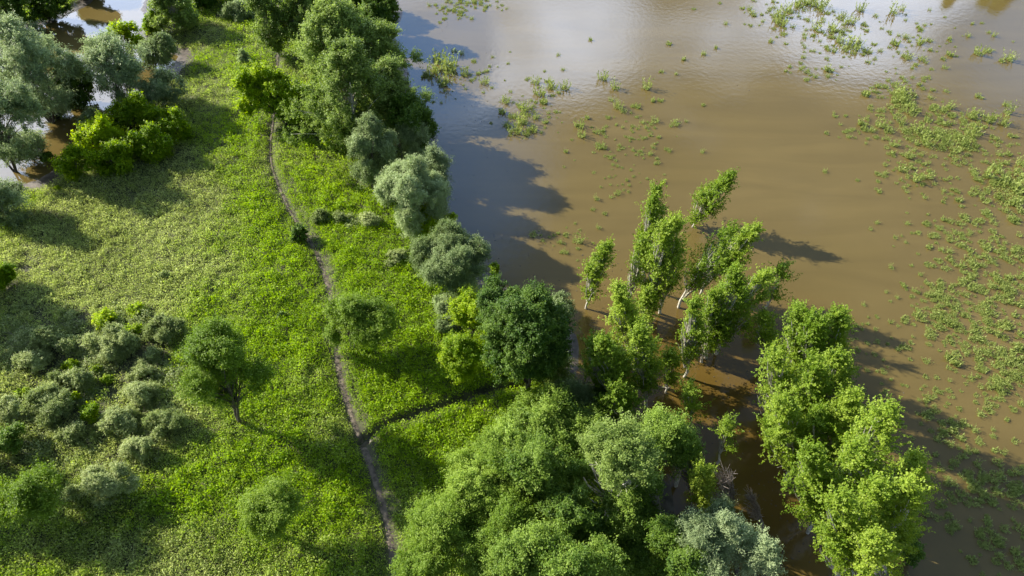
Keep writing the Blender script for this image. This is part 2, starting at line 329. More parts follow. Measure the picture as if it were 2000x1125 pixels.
def make_tree(sp, bx, by, cx, cy, rx, ry, name, label, dens=1., seed=0, world=None, nlimb=None, group=None):
    ll, lw, cr, cz, cov, upb, bark, rt = SP[sp]; r = np.random.default_rng(seed+1000)
    cat_tree = name == 'willow_tree'
    if world is None:
        B = P(bx, by); base = np.array((B[0], B[1], max(hz(B[0], B[1]), -.3)-.05))
        d = ray(cx, cy); k = B[1]/d[1]; C = np.array((d[0]*k, B[1], CH+d[2]*k))
        depth = C[1]*math.cos(_t)+(CH-C[2])*math.sin(_t); s = FPX/depth; e = math.atan2(CH-C[2], C[1])
        ax = rx/s; ay = ax*.95; vv = (ry/s)**2-(ay*math.sin(e))**2
        fl = .95 if sp == 'maple' else .75
        if vv < (fl*ax*math.cos(e))**2: az = fl*ax; ay = math.sqrt(max((ry/s)**2-(az*math.cos(e))**2, (.5*ax*math.sin(e))**2))/math.sin(e)
        else: az = math.sqrt(vv)/math.cos(e)
        az = min(az, 4.5*ax); C = C-base; C[2] = max(C[2], az*.45)
    else: base, C, (ax, ay, az) = world
    cr = min(cr, .42*min(ax, ay)); dd_ = math.dist((0, 0, CH), base); lk = min(1.15, max(.62, dd_/105)); ll *= lk; lw *= lk
    # big lobes, clumps of twigs on each lobe, leaves along the shoots of each clump
    if sp == 'bluewillow' and cat_tree: az *= 1.12; C[2] = max(C[2]*.93, az*.6)
    ns, sl, upw, lobf = SH[sp]
    dim = np.array((ax, ay, az)); dim = np.maximum(dim-.55*cr, .55*dim); ax, ay, az = dim; mean = (ax*ay*az)**(1/3)
    nl_ = max(5, int((9 if mean > 1.6 else 6)*lobf)); D = nrm(r.normal(0, 1, (nl_*3, 3))+np.array((0, 0, .15)))
    keep = [0]
    for q_ in range(1, len(D)):                     # spread the lobes out
        if len(keep) < nl_ and np.max(D[keep]@D[q_]) < .80: keep.append(q_)
    D = D[keep]; nl_ = len(D); lr = r.uniform(.30, .50, nl_)
    LC = D*(1-lr*r.uniform(.75, 1.05, nl_))[:, None]*dim*r.uniform(.85, 1.1, (nl_, 1)); LC = np.vstack([LC, [[0, 0, .1*az]]]); lr = np.append(lr, .5)
    area = 4*math.pi*((ax*ay)**1.6/3+(ax*az)**1.6/3+(ay*az)**1.6/3)**(1/1.6)
    nc = int(max(12, dens*area/(cr*cr*.95)))
    li = r.choice(len(lr), nc, p=lr**2/np.sum(lr**2)); d2 = nrm(r.normal(0, 1, (nc, 3))+nrm(LC[li]+1e-6)*.75+np.array((0, 0, .2)))
    K = LC[li]+d2*(lr[li]*r.uniform(.55, 1., nc))[:, None]*(dim*.6+mean*.4)
    if sp in ('flood', 'poplar') and name[:6] != 'poplar': K[:, :2] *= 1.05-.40*np.clip(K[:, 2:3]/az, 0, 1)**2
    K[:, :2] += C[:2]*(K[:, 2:3]/max(C[2], az))*.8    # the crown follows the lean
    if name in ('poplar_tree', 'young_poplar'):      # tall ragged crown that follows the stem
        Ht = C[2]+az; f0 = max(.10, min(.45, (C[2]-az)/Ht)) if sp == 'flood' else .12; nc = int(nc*1.15)
        f = f0+(1-f0)*r.random(nc)**.85; a_ = r.uniform(0, 2*np.pi, nc); fr_ = (f-f0)/(1-f0)
        la = r.uniform(0, 6.28, 4); lump = 1+.30*sum(np.sin((k_+1)*a_+la[k_]+f*(5+3*k_)) for k_ in range(4))/2
        prof = np.clip(fr_*4, .35, 1)*np.clip((1.02-fr_)*1.9, .12, 1)**.7
        lump = 1+(lump-1)*1.25; rr_ = prof*lump*np.sqrt(r.uniform(.08, 1, nc))*1.12
        E_ = np.column_stack([np.cos(a_)*rr_*dim[0], np.sin(a_)*rr_*dim[1], f*Ht-C[2]])
        E_[:, :2] += C[:2]*((f*Ht/C[2])**1.25)[:, None]-C[:2]; K = E_; li = r.integers(0, len(lr), nc)
        gaps = vnoise(a_*1.2*max(ax, 1), f*Ht, 1.3, int(seed) % 50); kk = gaps > (.43 if sp == 'flood' else .27); K = K[kk]; li = li[kk]; nc = len(K)
    elif sp == 'flood':                              # leafy side shoots low on the trunk
        ne = int(nc*.45); f = r.uniform(.18, 1.05, ne); E_ = np.column_stack([C[0]*f**1.3, C[1]*f**1.3, C[2]*f])-C
        E_[:, :2] += r.normal(0, .30, (ne, 2))*ax*(.35+.65*f[:, None]); K = np.vstack([K, E_]); li = np.append(li, np.full(ne, len(lr)-1)); nc += ne
    K = K+C; ok = K[:, 2] > .25+r.random(len(K))*.4*az*.3; K = K[ok]; li = li[ok]; nc = len(K)
    csz = r.uniform(.6, 1.3, nc); lv_ = r.normal(0, .11, len(lr)); cv = np.clip(r.normal(.42, .13, nc)+lv_[li]+r.normal(0, .15), 0, 1)
    lpc = np.maximum(8, cov*dens**.3*2.9*(csz*cr)**2/(ll*lw*2)).astype(int)
    out_c = nrm(K-C*np.array((1, 1, .8)))
    sd_ = nrm(r.normal(0, .75, (nc, ns, 3))+out_c[:, None]*.6+np.array((.45 if sp == 'flood' else .1, 0, upw)))
    idx = np.repeat(np.arange(nc), lpc); n = len(idx); si = r.integers(0, ns, n); t01 = r.random(n)**.75
    q = sd_[idx, si]*(t01*sl*(.6+.8*((idx*7+si*13) % 11)/10))[:, None]+r.normal(0, .13 if sp == 'flood' else .17, (n, 3))
    drop = (sp in ('willow', 'bluewillow'))
    if drop: q[:, 2] -= (.55 if sp == 'willow' else .15)*t01**2
    pos = K[idx]+q*(cr*csz[idx])[:, None]
    out = nrm(pos-C)
    nn = nrm(out*.35+r.normal(0, .5, (n, 3))+np.array((-.35, .12, upb*.85)))
    t = sd_[idx, si]+r.normal(0, .8, (n, 3))
    if drop: t = t*.5+np.array((0, 0, -.8))
    u = nrm(np.cross(nn, np.cross(t, nn))); w = np.cross(nn, u); sc = r.uniform(.65, 1.3, (n, 1))
    ok = pos[:, 2] > .05
    V, F = diamonds((pos)[ok], (u*ll*sc)[ok], (w*lw*sc)[ok])
    v = np.clip(cv[idx]+r.normal(0, .17, n), 0, 1)[ok]
    cat = 'shrub' if 'shrub' in name or 'bush' in name or 'sapling' in name and False else 'tree'
    root = link(name, None, loc=base); root.empty_display_size = .5; tag(root, label, cat, group)
    if sp != 'dry': link('crown' if cat == 'tree' else 'foliage', qmesh('crown', V, F, M[sp], v), root)
    # trunk and limbs
    TV, TF = [], []; hgt = C[2]+az*.55; rt = rt*max(.5, min(1.3, hgt/9))
    ts = np.linspace(0, 1, 7); wob = r.normal(0, .12, (7, 3))*min(1, hgt/8); wob[0] = 0
    stem = np.stack([C[0]*ts**1.3, C[1]*ts**1.3, -.4+(hgt+.4)*ts], 1)+wob
    nst = 1 if sp == 'flood' else 2 if sp == 'meadow' else 6 if sp == 'bluewillow' else (3 if cat == 'shrub' or drop else 2); stems = [stem]
    for q_ in range(nst-1):
        off = r.normal(0, .50 if sp == 'bluewillow' else .38, 2)*np.array((ax, ay)); st = stem.copy(); st[:, :2] += off*(ts[:, None]**.9); stems.append(st)
    if nst > 3: rt *= .7
    for st in stems: tube(TV, TF, st, rt*(1-.82*ts)+.015, 6)
    nl = nlimb or int(min(80, max(8, nc*.4))); pick = r.choice(nc, min(nl, nc), replace=False)
    for a in pick:
        tip = K[a]; st = stems[r.integers(len(stems))]; hgt_ = np.clip((tip[2]/hgt)*r.uniform(.35, .75), .12, .92)
        f = hgt_*6; i0 = int(f); fr = f-i0; p0 = st[i0]*(1-fr)+st[min(i0+1, 6)]*fr
        tt = np.linspace(0, 1, 5)[:, None]; mid = (p0+tip)/2+np.array((0, 0, .12*np.linalg.norm(tip-p0)))
        cv_ = (1-tt)**2*p0+2*tt*(1-tt)*mid+tt**2*tip+r.normal(0, .04, (5, 3))*(tt > 0)
        r0 = rt*.42*(1-.6*hgt_)+.012
        tube(TV, TF, cv_, np.linspace(r0, .012, 5), 4)
        if sp in ('dry', 'flood', 'poplar', 'meadow'):
            for q_ in range(5 if sp == 'dry' else 2):
                b_ = cv_[r.integers(1, 4)]; e_ = b_+nrm(tip-p0+r.normal(0, .5*np.linalg.norm(tip-p0), 3))*cr*r.uniform(.8, 1.8)
                tube(TV, TF, np.linspace(b_, e_, 3), (r0*.6, r0*.4, .010), 3)
    if sp == 'flood' and name == 'poplar_tree' or name == 'white_limbed_tree':   # steep pale limbs that show at the crown's edge
        Hs = C[2]+az
        for q_ in range(24):
            f1 = r.uniform(.15, .62); f2 = min(.97, f1+r.uniform(.22, .42)); a_ = r.uniform(0, 6.28); fs = np.array((f1, f1+(f2-f1)*.35, f1+(f2-f1)*.7, f2))
            ro = np.array((0, .55, .92, 1.12))*np.clip((1.05-f2)*1.9, .3, 1)**.6
            pts = np.column_stack([C[0]*(fs*Hs/C[2])**1.25+np.cos(a_)*ro*ax, C[1]*fs+np.sin(a_)*ro*ay, fs*Hs])+r.normal(0, .06, (4, 3))
            tube(TV, TF, pts, np.array((.075, .060, .042, .016))*min(1.2, max(.7, Hs/9)), 5)
    link('trunk' if cat == 'tree' else 'stem', qmesh('trunk', np.vstack(TV), np.vstack(TF), M[bark], smooth=True), root)
    return root, n

TREES = [
# far bank of the pond and the pond's near bank
('dark', 20, 62, 15, 18, 62, 42, 'broadleaf_tree', 'dark green tree at the far left end of the pond\'s far bank'),
('dark', 95, 40, 95, 6, 48, 32, 'broadleaf_tree', 'dark green tree on the far pond bank, second from the left edge'),
('dark', 160, -5, 160, -35, 40, 30, 'broadleaf_tree', 'dark green tree where the far pond bank leaves the top edge'),
('bluewillow', 62, 78, 66, 62, 22, 17, 'willow_bush', 'small pale willow bush at the foot of the far bank trees'),
('bluewillow', 100, 240, 55, 130, 88, 88, 'willow_tree', 'large wispy grey-green willow with fanned limbs standing in the pond'),
('bluewillow', 28, 335, 10, 235, 62, 85, 'willow_tree', 'wispy pale willow at the left edge below the large fanned willow'),
('dark', 150, 205, 140, 165, 40, 50, 'broadleaf_tree', 'dark tree between the two large willows in the pond'),
('bluewillow', 245, 215, 215, 125, 72, 60, 'willow_tree', 'rounded grey-green willow in the middle of the pond edge'),
('maple', 258, 112, 245, 75, 38, 27, 'maple_bush', 'bright yellow-green bush directly behind the rounded pond willow'),
('willow', 298, 135, 306, 95, 38, 32, 'willow_bush', 'pale olive willow bush on the mud right of the pond'),
('bluewillow', 325, 215, 318, 172, 45, 38, 'willow_bush', 'low grey-green willow bush beside the meadow, above the thicket'),
('bluewillow', 262, 225, 262, 185, 45, 30, 'willow_bush', 'low blue-green willow bush leaning over the thicket of yellow-green shrubs'),
('poplar', 345, 68, 335, 22, 52, 38, 'broadleaf_tree', 'olive green tree with spreading branches at the top of the pond bank'),
('maple', 308, 68, 305, 48, 30, 20, 'maple_bush', 'bright green bush under the olive green tree on the pond bank'),
('dark', 400, 20, 395, -18, 42, 34, 'broadleaf_tree', 'dark tree at the top edge left of the silvery shrub'),
('dark', 470, -8, 465, -35, 45, 32, 'broadleaf_tree', 'dark tree cut by the top edge behind the silvery shrub'),
('willow', 472, 45, 468, 30, 38, 19, 'willow_bush', 'silvery wide low bush near the top of the meadow'),
('willow', 480, 128, 477, 113, 14, 18, 'willow_bush', 'small round silvery bush alone on the upper meadow left of the path'),
('bluewillow', 180, 255, 185, 232, 30, 22, 'willow_bush', 'small blue-green willow bush between pond and yellow-green thicket'),
('bluewillow', 105, 232, 108, 215, 34, 20, 'willow_bush', 'low blue-green willow bush round the foot of the fanned willow'),
('bluewillow', 62, 312, 60, 290, 34, 26, 'willow_bush', 'low blue-green willow bush on the mud left of the yellow-green thicket'),
('dark', 100, 318, 92, 308, 16, 12, 'dark_bush', 'small dark bush on the mud at the thicket\'s left end'),
# yellow-green thicket
('maple', 262, 270, 262, 232, 58, 34, 'maple_bush', 'yellow-green bush at the back of the thicket by the pond'),
('maple', 190, 310, 190, 270, 50, 42, 'maple_bush', 'tall yellow-green bush in the left rear of the thicket by the pond'),
('maple', 345, 280, 335, 250, 42, 36, 'maple_bush', 'darkish yellow-green bush at the right end of the thicket by the pond'),
('maple', 300, 318, 296, 285, 52, 38, 'maple_bush', 'broad yellow-green bush in the right front of the thicket'),
('maple', 225, 345, 225, 315, 50, 36, 'maple_bush', 'yellow-green bush in the front middle of the thicket'),
('maple', 150, 352, 150, 320, 42, 36, 'maple_bush', 'yellow-green bush at the left front corner of the thicket'),
('maple', 112, 376, 112, 369, 9, 6, 'maple_bush', 'tiny yellow-green bush on the mud edge before the thicket'),
('bluewillow', 28, 440, 15, 395, 38, 48, 'willow_tree', 'pale mossy willow at the left edge casting a shadow on the meadow'),
('maple', 2, 572, 2, 540, 24, 30, 'maple_bush', 'yellow-green bush cut by the left edge below the mossy willow'),
# trees along the path and the left row
('maple', 560, 255, 522, 190, 72, 56, 'maple_tree', 'vivid yellow-green maple overhanging the path'),
('maple', 605, 250, 590, 205, 48, 48, 'maple_tree', 'vivid yellow-green maple between the path maple and the big poplars'),
('poplar', 548, 118, 525, 50, 30, 72, 'poplar_tree', 'slender pale poplar left of the path at the top'),
('poplar', 600, 110, 590, 25, 55, 62, 'poplar_tree', 'pale green poplar right of the path at the top edge'),
('dark', 745, 78, 738, 20, 42, 56, 'broadleaf_tree', 'dark tree at the top end of the lake shore'),
('dark', 690, 30, 690, -20, 45, 40, 'broadleaf_tree', 'dark tree cut by the top edge behind the poplar row'),
('poplar', 665, 180, 655, 80, 82, 78, 'poplar_tree', 'big light green poplar, second rank of the tall row from the top'),
('poplar', 735, 190, 730, 110, 60, 60, 'poplar_tree', 'light green poplar on the lake side of the tall row'),
('poplar', 690, 300, 680, 185, 80, 95, 'poplar_tree', 'biggest poplar of the row with pale branches showing through'),
('poplar', 770, 270, 762, 190, 55, 65, 'poplar_tree', 'poplar at the lake edge with grey branches in its top'),
('dark', 815, 305, 800, 240, 48, 55, 'broadleaf_tree', 'dark tree in the shade between tall poplars and the water'),
('maple', 655, 300, 652, 268, 32, 27, 'maple_bush', 'bright green bush at the foot of the biggest poplar'),
('poplar', 640, 240, 628, 205, 30, 38, 'poplar_tree', 'small poplar between the yellow-green maple and the biggest poplar'),
('willow', 730, 378, 722, 290, 48, 66, 'willow_tree', 'tall silvery willow on the meadow side with drooping skirt'),
('dry', 785, 320, 785, 255, 26, 34, 'bare_tree', 'bare greyish tree between the silvery willows'),
('willow', 812, 320, 806, 268, 32, 44, 'willow_tree', 'silvery willow behind the bare greyish tree'),
('willow', 815, 462, 806, 378, 72, 76, 'willow_tree', 'round silvery willow, middle one of the shore willows'),
('bluewillow', 850, 400, 848, 335, 28, 48, 'willow_tree', 'shaded blue-green willow on the water side of the round silvery willow'),
('maple', 832, 480, 832, 440, 34, 30, 'maple_bush', 'fresh green bush between the two round silvery willows'),
('maple', 880, 445, 880, 428, 14, 16, 'maple_bush', 'small fresh green bush showing above the nearest silvery willow'),
('willow', 885, 578, 878, 500, 76, 70, 'willow_tree', 'nearest round silvery willow, alone against the dark water'),
('shrub', 778, 520, 776, 508, 21, 17, 'grey_shrub', 'grey shrub left of the nearest round silvery willow'),
('willow', 878, 612, 874, 598, 30, 24, 'willow_bush', 'grey willow bush in front of the nearest round silvery willow'),
('maple', 966, 542, 965, 528, 11, 14, 'maple_bush', 'tiny bright bush at the water edge behind the nearest silvery willow'),
('willow', 1100, 660, 1090, 600, 32, 34, 'willow_tree', 'thin grey willow behind the large dark green tree by the water'),
('maple', 925, 690, 922, 612, 48, 42, 'maple_tree', 'yellow-green maple behind left of the large dark green tree'),
('maple', 905, 755, 900, 696, 38, 46, 'maple_tree', 'yellow-green maple in front left of the large dark green tree'),
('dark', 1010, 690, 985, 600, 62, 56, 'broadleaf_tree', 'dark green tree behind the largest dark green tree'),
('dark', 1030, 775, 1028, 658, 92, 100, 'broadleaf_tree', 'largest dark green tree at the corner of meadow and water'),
('poplar', 1092, 765, 1086, 718, 30, 42, 'poplar_tree', 'fresh green slim tree at the right foot of the largest dark green tree'),
('willow', 905, 655, 880, 640, 24, 22, 'willow_bush', 'small grey willow bush against the yellow-green maples'),
# meadow trees and shrubs
('meadow', 695, 695, 702, 628, 72, 58, 'young_tree', 'airy light green tree beside the middle of the path', 1.15),
('meadow', 650, 700, 648, 660, 18, 32, 'young_tree', 'thin young tree standing right on the path', .6),
('meadow', 472, 832, 432, 722, 88, 92, 'young_tree', 'airy green tree with a forked trunk alone left of the path', 1.05),
('meadow', 545, 1050, 530, 992, 56, 55, 'young_tree', 'rounded light green tree near the bottom edge left of the path', 1.3),
('meadow', 75, 1010, 58, 965, 62, 52, 'young_tree', 'rounded light green tree in the lower left corner', 1.2),
('dark', 586, 478, 585, 460, 17, 22, 'dark_bush', 'dark round bush touching the path at its bend'),
('shrub', 628, 437, 628, 427, 19, 15, 'grey_shrub', 'grey-green shrub on the meadow right of the path bend'),
('shrub', 668, 440, 668, 434, 20, 9, 'grey_shrub', 'flat scruffy shrub between path bend and silvery willows'),
('shrub', 718, 446, 716, 434, 24, 15, 'grey_shrub', 'scruffy grey shrub at the foot of the round silvery willow'),
('dark', 556, 628, 553, 620, 13, 9, 'dark_bush', 'small dark bush in the grass left of the path'),
('shrub', 326, 553, 325, 545, 13, 9, 'dark_bush', 'small dark shrub alone in the middle of the pale meadow'),
('maple', 205, 640, 203, 622, 22, 19, 'yellow_bush', 'yellow-green bush at the upper end of the scrub, left of the two'),
('maple', 268, 622, 266, 607, 16, 15, 'yellow_bush', 'yellow-green bush topmost in the scrub with a dark shadow'),
('shrub', 330, 665, 326, 645, 40, 27, 'grey_shrub', 'large pale grey shrub at the top right of the scrub'),
('shrub', 215, 700, 212, 678, 56, 34, 'grey_shrub', 'broad pale grey shrub in the upper middle of the scrub'),
('maple', 262, 665, 258, 650, 20, 18, 'yellow_bush', 'yellow-green bush growing through the broad pale grey shrub'),
('shrub', 110, 690, 105, 670, 44, 28, 'grey_shrub', 'dull brownish shrub at the left of the scrub in shade'),
('maple', 140, 730, 140, 720, 17, 13, 'yellow_bush', 'small yellow-green bush left of the scrub\'s dark centre'),
('maple', 188, 735, 187, 724, 15, 12, 'yellow_bush', 'small bright bush below the broad pale grey shrub'),
('maple', 212, 755, 210, 745, 14, 12, 'yellow_bush', 'small bright bush in the scrub\'s dark centre'),
('maple', 150, 795, 140, 782, 19, 15, 'yellow_bush', 'dark yellow-green bush left of the brightest small bush'),
('maple', 178, 826, 176, 808, 19, 21, 'yellow_bush', 'brightest small yellow-green bush low in the scrub'),
('maple', 48, 782, 46, 770, 19, 13, 'yellow_bush', 'yellow bush at the left side of the scrub'),
('shrub', 95, 815, 92, 790, 46, 36, 'grey_shrub', 'tall grey-green shrub under the yellow bush at the left'),
('shrub', 150, 760, 148, 748, 40, 20, 'grey_shrub', 'grey-green shrub in the left middle of the scrub'),
('shrub', 272, 785, 270, 767, 38, 26, 'grey_shrub', 'round grey shrub right of the scrub\'s dark centre'),
('shrub', 238, 845, 235, 826, 38, 26, 'grey_shrub', 'round grey shrub beside the brightest small bush'),
('shrub', 325, 845, 322, 825, 38, 28, 'grey_shrub', 'round grey shrub at the right end of the scrub nearest the airy tree'),
('shrub', 275, 890, 270, 872, 34, 24, 'grey_shrub', 'round grey-green shrub at the lower right of the scrub'),
('dark', 15, 885, 12, 862, 34, 30, 'dark_bush', 'dark green bush at the left edge above the light green tree'),
('shrub', 22, 815, 20, 800, 34, 22, 'grey_shrub', 'low grey shrub at the left edge of the picture'),
('shrub', 205, 972, 200, 950, 62, 34, 'grey_shrub', 'wide pale grey shrub standing alone below the scrub'),
('shrub', 150, 862, 148, 850, 34, 20, 'grey_shrub', 'low grey shrub at the bottom of the scrub'),
('shrub', 75, 725, 70, 712, 36, 20, 'grey_shrub', 'low pale shrub left of the small yellow-green bush'),
('shrub', 300, 712, 298, 702, 22, 16, 'grey_shrub', 'small grey shrub between the large pale shrub and the airy tree'),
('shrub', 275, 740, 275, 728, 24, 18, 'grey_shrub', 'small grey shrub above the round grey shrub'),
('willow', 763, 839, 762, 835, 5, 4, 'willow_bush', 'tiny silvery plant in the dark side ditch, nearer the dirt path'),
('willow', 868, 804, 867, 800, 5, 4, 'willow_bush', 'tiny silvery plant in the dark side ditch, nearer the trees'),
# lower wood
('willow', 1130, 830, 1112, 775, 48, 36, 'willow_tree', 'pale silvery willow at the back corner of the lower wood'),
('maple', 1035, 800, 1030, 787, 42, 24, 'maple_bush', 'low vivid green bush on the bank left of the pale corner willow'),
('poplar', 1085, 900, 1065, 830, 78, 66, 'broadleaf_tree', 'yellowish green tree at the back of the lower wood'),
('poplar', 1150, 900, 1140, 850, 50, 55, 'broadleaf_tree', 'olive tree behind the white-limbed tree of the lower wood'),
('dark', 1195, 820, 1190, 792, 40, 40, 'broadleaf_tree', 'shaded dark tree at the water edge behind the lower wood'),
('meadow', 975, 1010, 950, 935, 88, 72, 'broadleaf_tree', 'broad fresh green tree at the left front of the lower wood', 1.7),
('meadow', 900, 1090, 875, 1030, 82, 70, 'broadleaf_tree', 'fresh green tree beside the path at the bottom edge', 1.7),
('poplar', 1060, 1010, 1045, 935, 66, 70, 'broadleaf_tree', 'medium green tree in the middle of the lower wood'),
('poplar', 1185, 1020, 1205, 890, 76, 72, 'white_limbed_tree', 'blue-green tree with long white limbs in the lower wood'),
('poplar', 1255, 950, 1290, 865, 58, 60, 'broadleaf_tree', 'light green tree at the water side of the lower wood'),
('poplar', 1040, 1160, 1040, 1085, 92, 62, 'broadleaf_tree', 'grey-green tree with showing twigs at the bottom edge of the lower wood'),
('poplar', 1240, 1060, 1225, 1000, 46, 50, 'broadleaf_tree', 'light green tree before the white-limbed tree'),
('poplar', 1285, 1030, 1268, 968, 26, 46, 'broadleaf_tree', 'slender light green tree beside the brown water of the lower wood'),
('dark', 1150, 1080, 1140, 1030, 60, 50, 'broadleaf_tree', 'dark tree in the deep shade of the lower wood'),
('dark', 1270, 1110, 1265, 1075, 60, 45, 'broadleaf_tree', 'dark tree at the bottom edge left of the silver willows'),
('meadow', 850, 1165, 830, 1110, 60, 40, 'broadleaf_tree', 'green tree cut by the bottom edge beside the path end', 1.6),
('poplar', 960, 1140, 950, 1090, 50, 50, 'broadleaf_tree', 'dull green tree at the bottom edge left of the twiggy tree'),
('poplar', 1185, 1165, 1180, 1105, 40, 46, 'broadleaf_tree', 'olive tree cut by the bottom edge in the lower wood'),
('bluewillow', 1385, 1140, 1372, 1058, 46, 48, 'willow_tree', 'silver-green willow at the bottom edge beside the brown channel, left of the group', .8),
('bluewillow', 1440, 1130, 1428, 1048, 38, 46, 'willow_tree', 'silver-green willow in the middle of the bottom edge group', .8),
('bluewillow', 1490, 1160, 1484, 1088, 42, 44, 'willow_tree', 'silver-green willow at the bottom edge, nearest the long poplar row', .8),
('bluewillow', 1400, 1190, 1400, 1112, 46, 36, 'willow_tree', 'silver-green willow cut by the bottom edge', .8),
('bluewillow', 1420, 1070, 1410, 1000, 26, 30, 'willow_tree', 'pale slim willow top behind the silver-green group', .8),
('flood', 1375, 1010, 1370, 950, 24, 40, 'sapling_tree', 'slim green sapling beside the bare twigs', .8),
('dry', 1425, 1030, 1410, 950, 34, 58, 'bare_tree', 'bare reddish twiggy tree by the brown channel'),
('dry', 1350, 985, 1342, 925, 16, 40, 'bare_tree', 'thin bare tree at the edge of the lower wood'),
('dry', 1490, 1040, 1462, 985, 26, 38, 'bare_tree', 'low bare twiggy tree beside the silver willows'),
('poplar', 1010, 960, 1000, 880, 60, 50, 'broadleaf_tree', 'yellowish tree at the left back of the lower wood beside the meadow'),
('meadow', 1000, 1090, 990, 1020, 66, 56, 'broadleaf_tree', 'fresh green tree between the grey-green twiggy tree and the broad one', 1.6),
('poplar', 1120, 990, 1120, 930, 56, 52, 'broadleaf_tree', 'olive green tree left of the white-limbed tree'),
('dark', 1110, 1080, 1110, 1000, 56, 50, 'broadleaf_tree', 'shaded tree between the white-limbed tree and the bottom edge'),
('poplar', 1110, 1190, 1120, 1100, 56, 50, 'broadleaf_tree', 'grey-green tree at the bottom edge right of the twiggy tree'),
('dark', 1230, 980, 1240, 930, 50, 50, 'broadleaf_tree', 'dark tree below the light green tree at the water side'),
('poplar', 1320, 950, 1328, 880, 34, 40, 'broadleaf_tree', 'light green tree reaching over the water at the wood\'s right end'),
('poplar', 1295, 1120, 1300, 1060, 34, 44, 'broadleaf_tree', 'slim light tree left of the silver-blue willows'),
('dark', 1345, 1180, 1345, 1110, 44, 44, 'broadleaf_tree', 'dark tree under the silver-blue willow at the bottom edge'),
# drowned poplars
('flood', 1143, 603, 1164, 535, 19, 56, 'poplar_tree', 'slim poplar standing alone in the water, leftmost'),
('flood', 1350, 443, 1386, 392, 25, 50, 'poplar_tree', 'strongly leaning poplar farthest out in the water'),
('flood', 1252, 562, 1270, 440, 21, 74, 'poplar_tree', 'tallest thin poplar at the back left of the drowned stand'),
('flood', 1228, 600, 1245, 510, 16, 50, 'poplar_tree', 'thin dull poplar left of the tallest thin one in the drowned stand', .7),
('flood', 1262, 622, 1282, 525, 24, 76, 'poplar_tree', 'upright poplar just before the tallest thin one'),
('flood', 1290, 612, 1306, 508, 24, 78, 'poplar_tree', 'dense upright poplar in the back middle of the drowned stand'),
('flood', 1325, 602, 1384, 508, 32, 62, 'poplar_tree', 'poplar leaning right on a pale bare trunk, back of the drowned stand', .9),
('flood', 1368, 575, 1430, 492, 30, 52, 'poplar_tree', 'right-leaning poplar at the back right of the drowned stand'),
('flood', 1380, 700, 1412, 605, 30, 74, 'poplar_tree', 'poplar with twin pale trunks in the middle of the drowned stand'),
('flood', 1398, 692, 1452, 598, 30, 62, 'poplar_tree', 'poplar right of the twin-trunked one in the drowned stand'),
('flood', 1372, 708, 1384, 632, 20, 60, 'poplar_tree', 'thin poplar left of the twin-trunked one'),
('flood', 1497, 602, 1515, 552, 28, 38, 'young_poplar', 'sparse dull young poplar right of the drowned stand', .45),
('flood', 1240, 735, 1224, 640, 28, 74, 'poplar_tree', 'bright poplar on the left front of the drowned stand'),
('flood', 1205, 805, 1192, 722, 36, 66, 'poplar_tree', 'broad poplar nearest the largest dark green tree'),
('flood', 1172, 790, 1162, 712, 24, 48, 'poplar_tree', 'narrow poplar between the broad one and the largest dark green tree'),
('flood', 1262, 800, 1254, 705, 28, 66, 'poplar_tree', 'poplar in the middle front of the drowned stand'),
('flood', 1335, 735, 1346, 652, 23, 60, 'poplar_tree', 'thin poplar before the twin-trunked one'),
('flood', 1300, 768, 1305, 722, 22, 36, 'poplar_tree', 'short poplar with a leafy foot in open brown water', .8),
('flood', 1215, 870, 1205, 795, 34, 44, 'poplar_tree', 'poplar at the front left of the drowned stand above the white-limbed tree'),
('flood', 1260, 655, 1262, 600, 18, 32, 'young_poplar', 'small poplar inside the drowned stand'),
('flood', 1345, 850, 1348, 785, 26, 38, 'young_poplar', 'sparse drowned young poplar in the brown channel', .5),
('flood', 1400, 905, 1418, 840, 24, 30, 'young_poplar', 'sparse young poplar in the channel nearest the long row', .5),
# the long row
('flood', 1498, 720, 1492, 650, 20, 38, 'poplar_tree', 'dark slim poplar at the top left end of the long row', .8),
('flood', 1545, 660, 1549, 605, 11, 18, 'young_poplar', 'tiny poplar top just beyond the long row', .8),
('flood', 1530, 780, 1552, 680, 30, 68, 'poplar_tree', 'poplar at the top left of the long row'),
('flood', 1585, 790, 1618, 672, 38, 62, 'poplar_tree', 'poplar at the top right end of the long row'),
('flood', 1560, 800, 1580, 690, 30, 66, 'poplar_tree', 'poplar between the two at the top of the long row'),
('flood', 1500, 850, 1512, 755, 34, 66, 'poplar_tree', 'poplar on the channel side, second from the top of the long row'),
('flood', 1560, 880, 1580, 778, 40, 70, 'poplar_tree', 'full poplar in the upper middle of the long row'),
('flood', 1590, 860, 1625, 750, 36, 58, 'poplar_tree', 'full poplar on the lake side of the upper long row'),
('flood', 1535, 940, 1535, 850, 40, 68, 'poplar_tree', 'poplar on the channel side in the middle of the long row'),
('flood', 1600, 930, 1640, 828, 38, 56, 'poplar_tree', 'poplar on the lake side above the white-trunked one'),
('flood', 1575, 940, 1590, 862, 32, 56, 'poplar_tree', 'poplar between channel and lake side in the middle of the long row'),
('flood', 1600, 1010, 1696, 858, 40, 66, 'poplar_tree', 'leaning poplar with long white trunks in the long row', .75),
('flood', 1580, 1040, 1584, 948, 40, 68, 'poplar_tree', 'poplar on the channel side in the lower half of the long row'),
('flood', 1635, 1060, 1662, 945, 40, 70, 'poplar_tree', 'poplar in the lower middle of the long row'),
('flood', 1695, 1030, 1762, 930, 42, 48, 'poplar_tree', 'dull leaning poplar reaching farthest right from the long row', .7),
('flood', 1690, 1120, 1745, 1010, 42, 66, 'poplar_tree', 'poplar with swept pale branches at the lower right of the long row', .85),
('flood', 1665, 1120, 1698, 1012, 34, 62, 'poplar_tree', 'poplar beside the one with swept pale branches'),
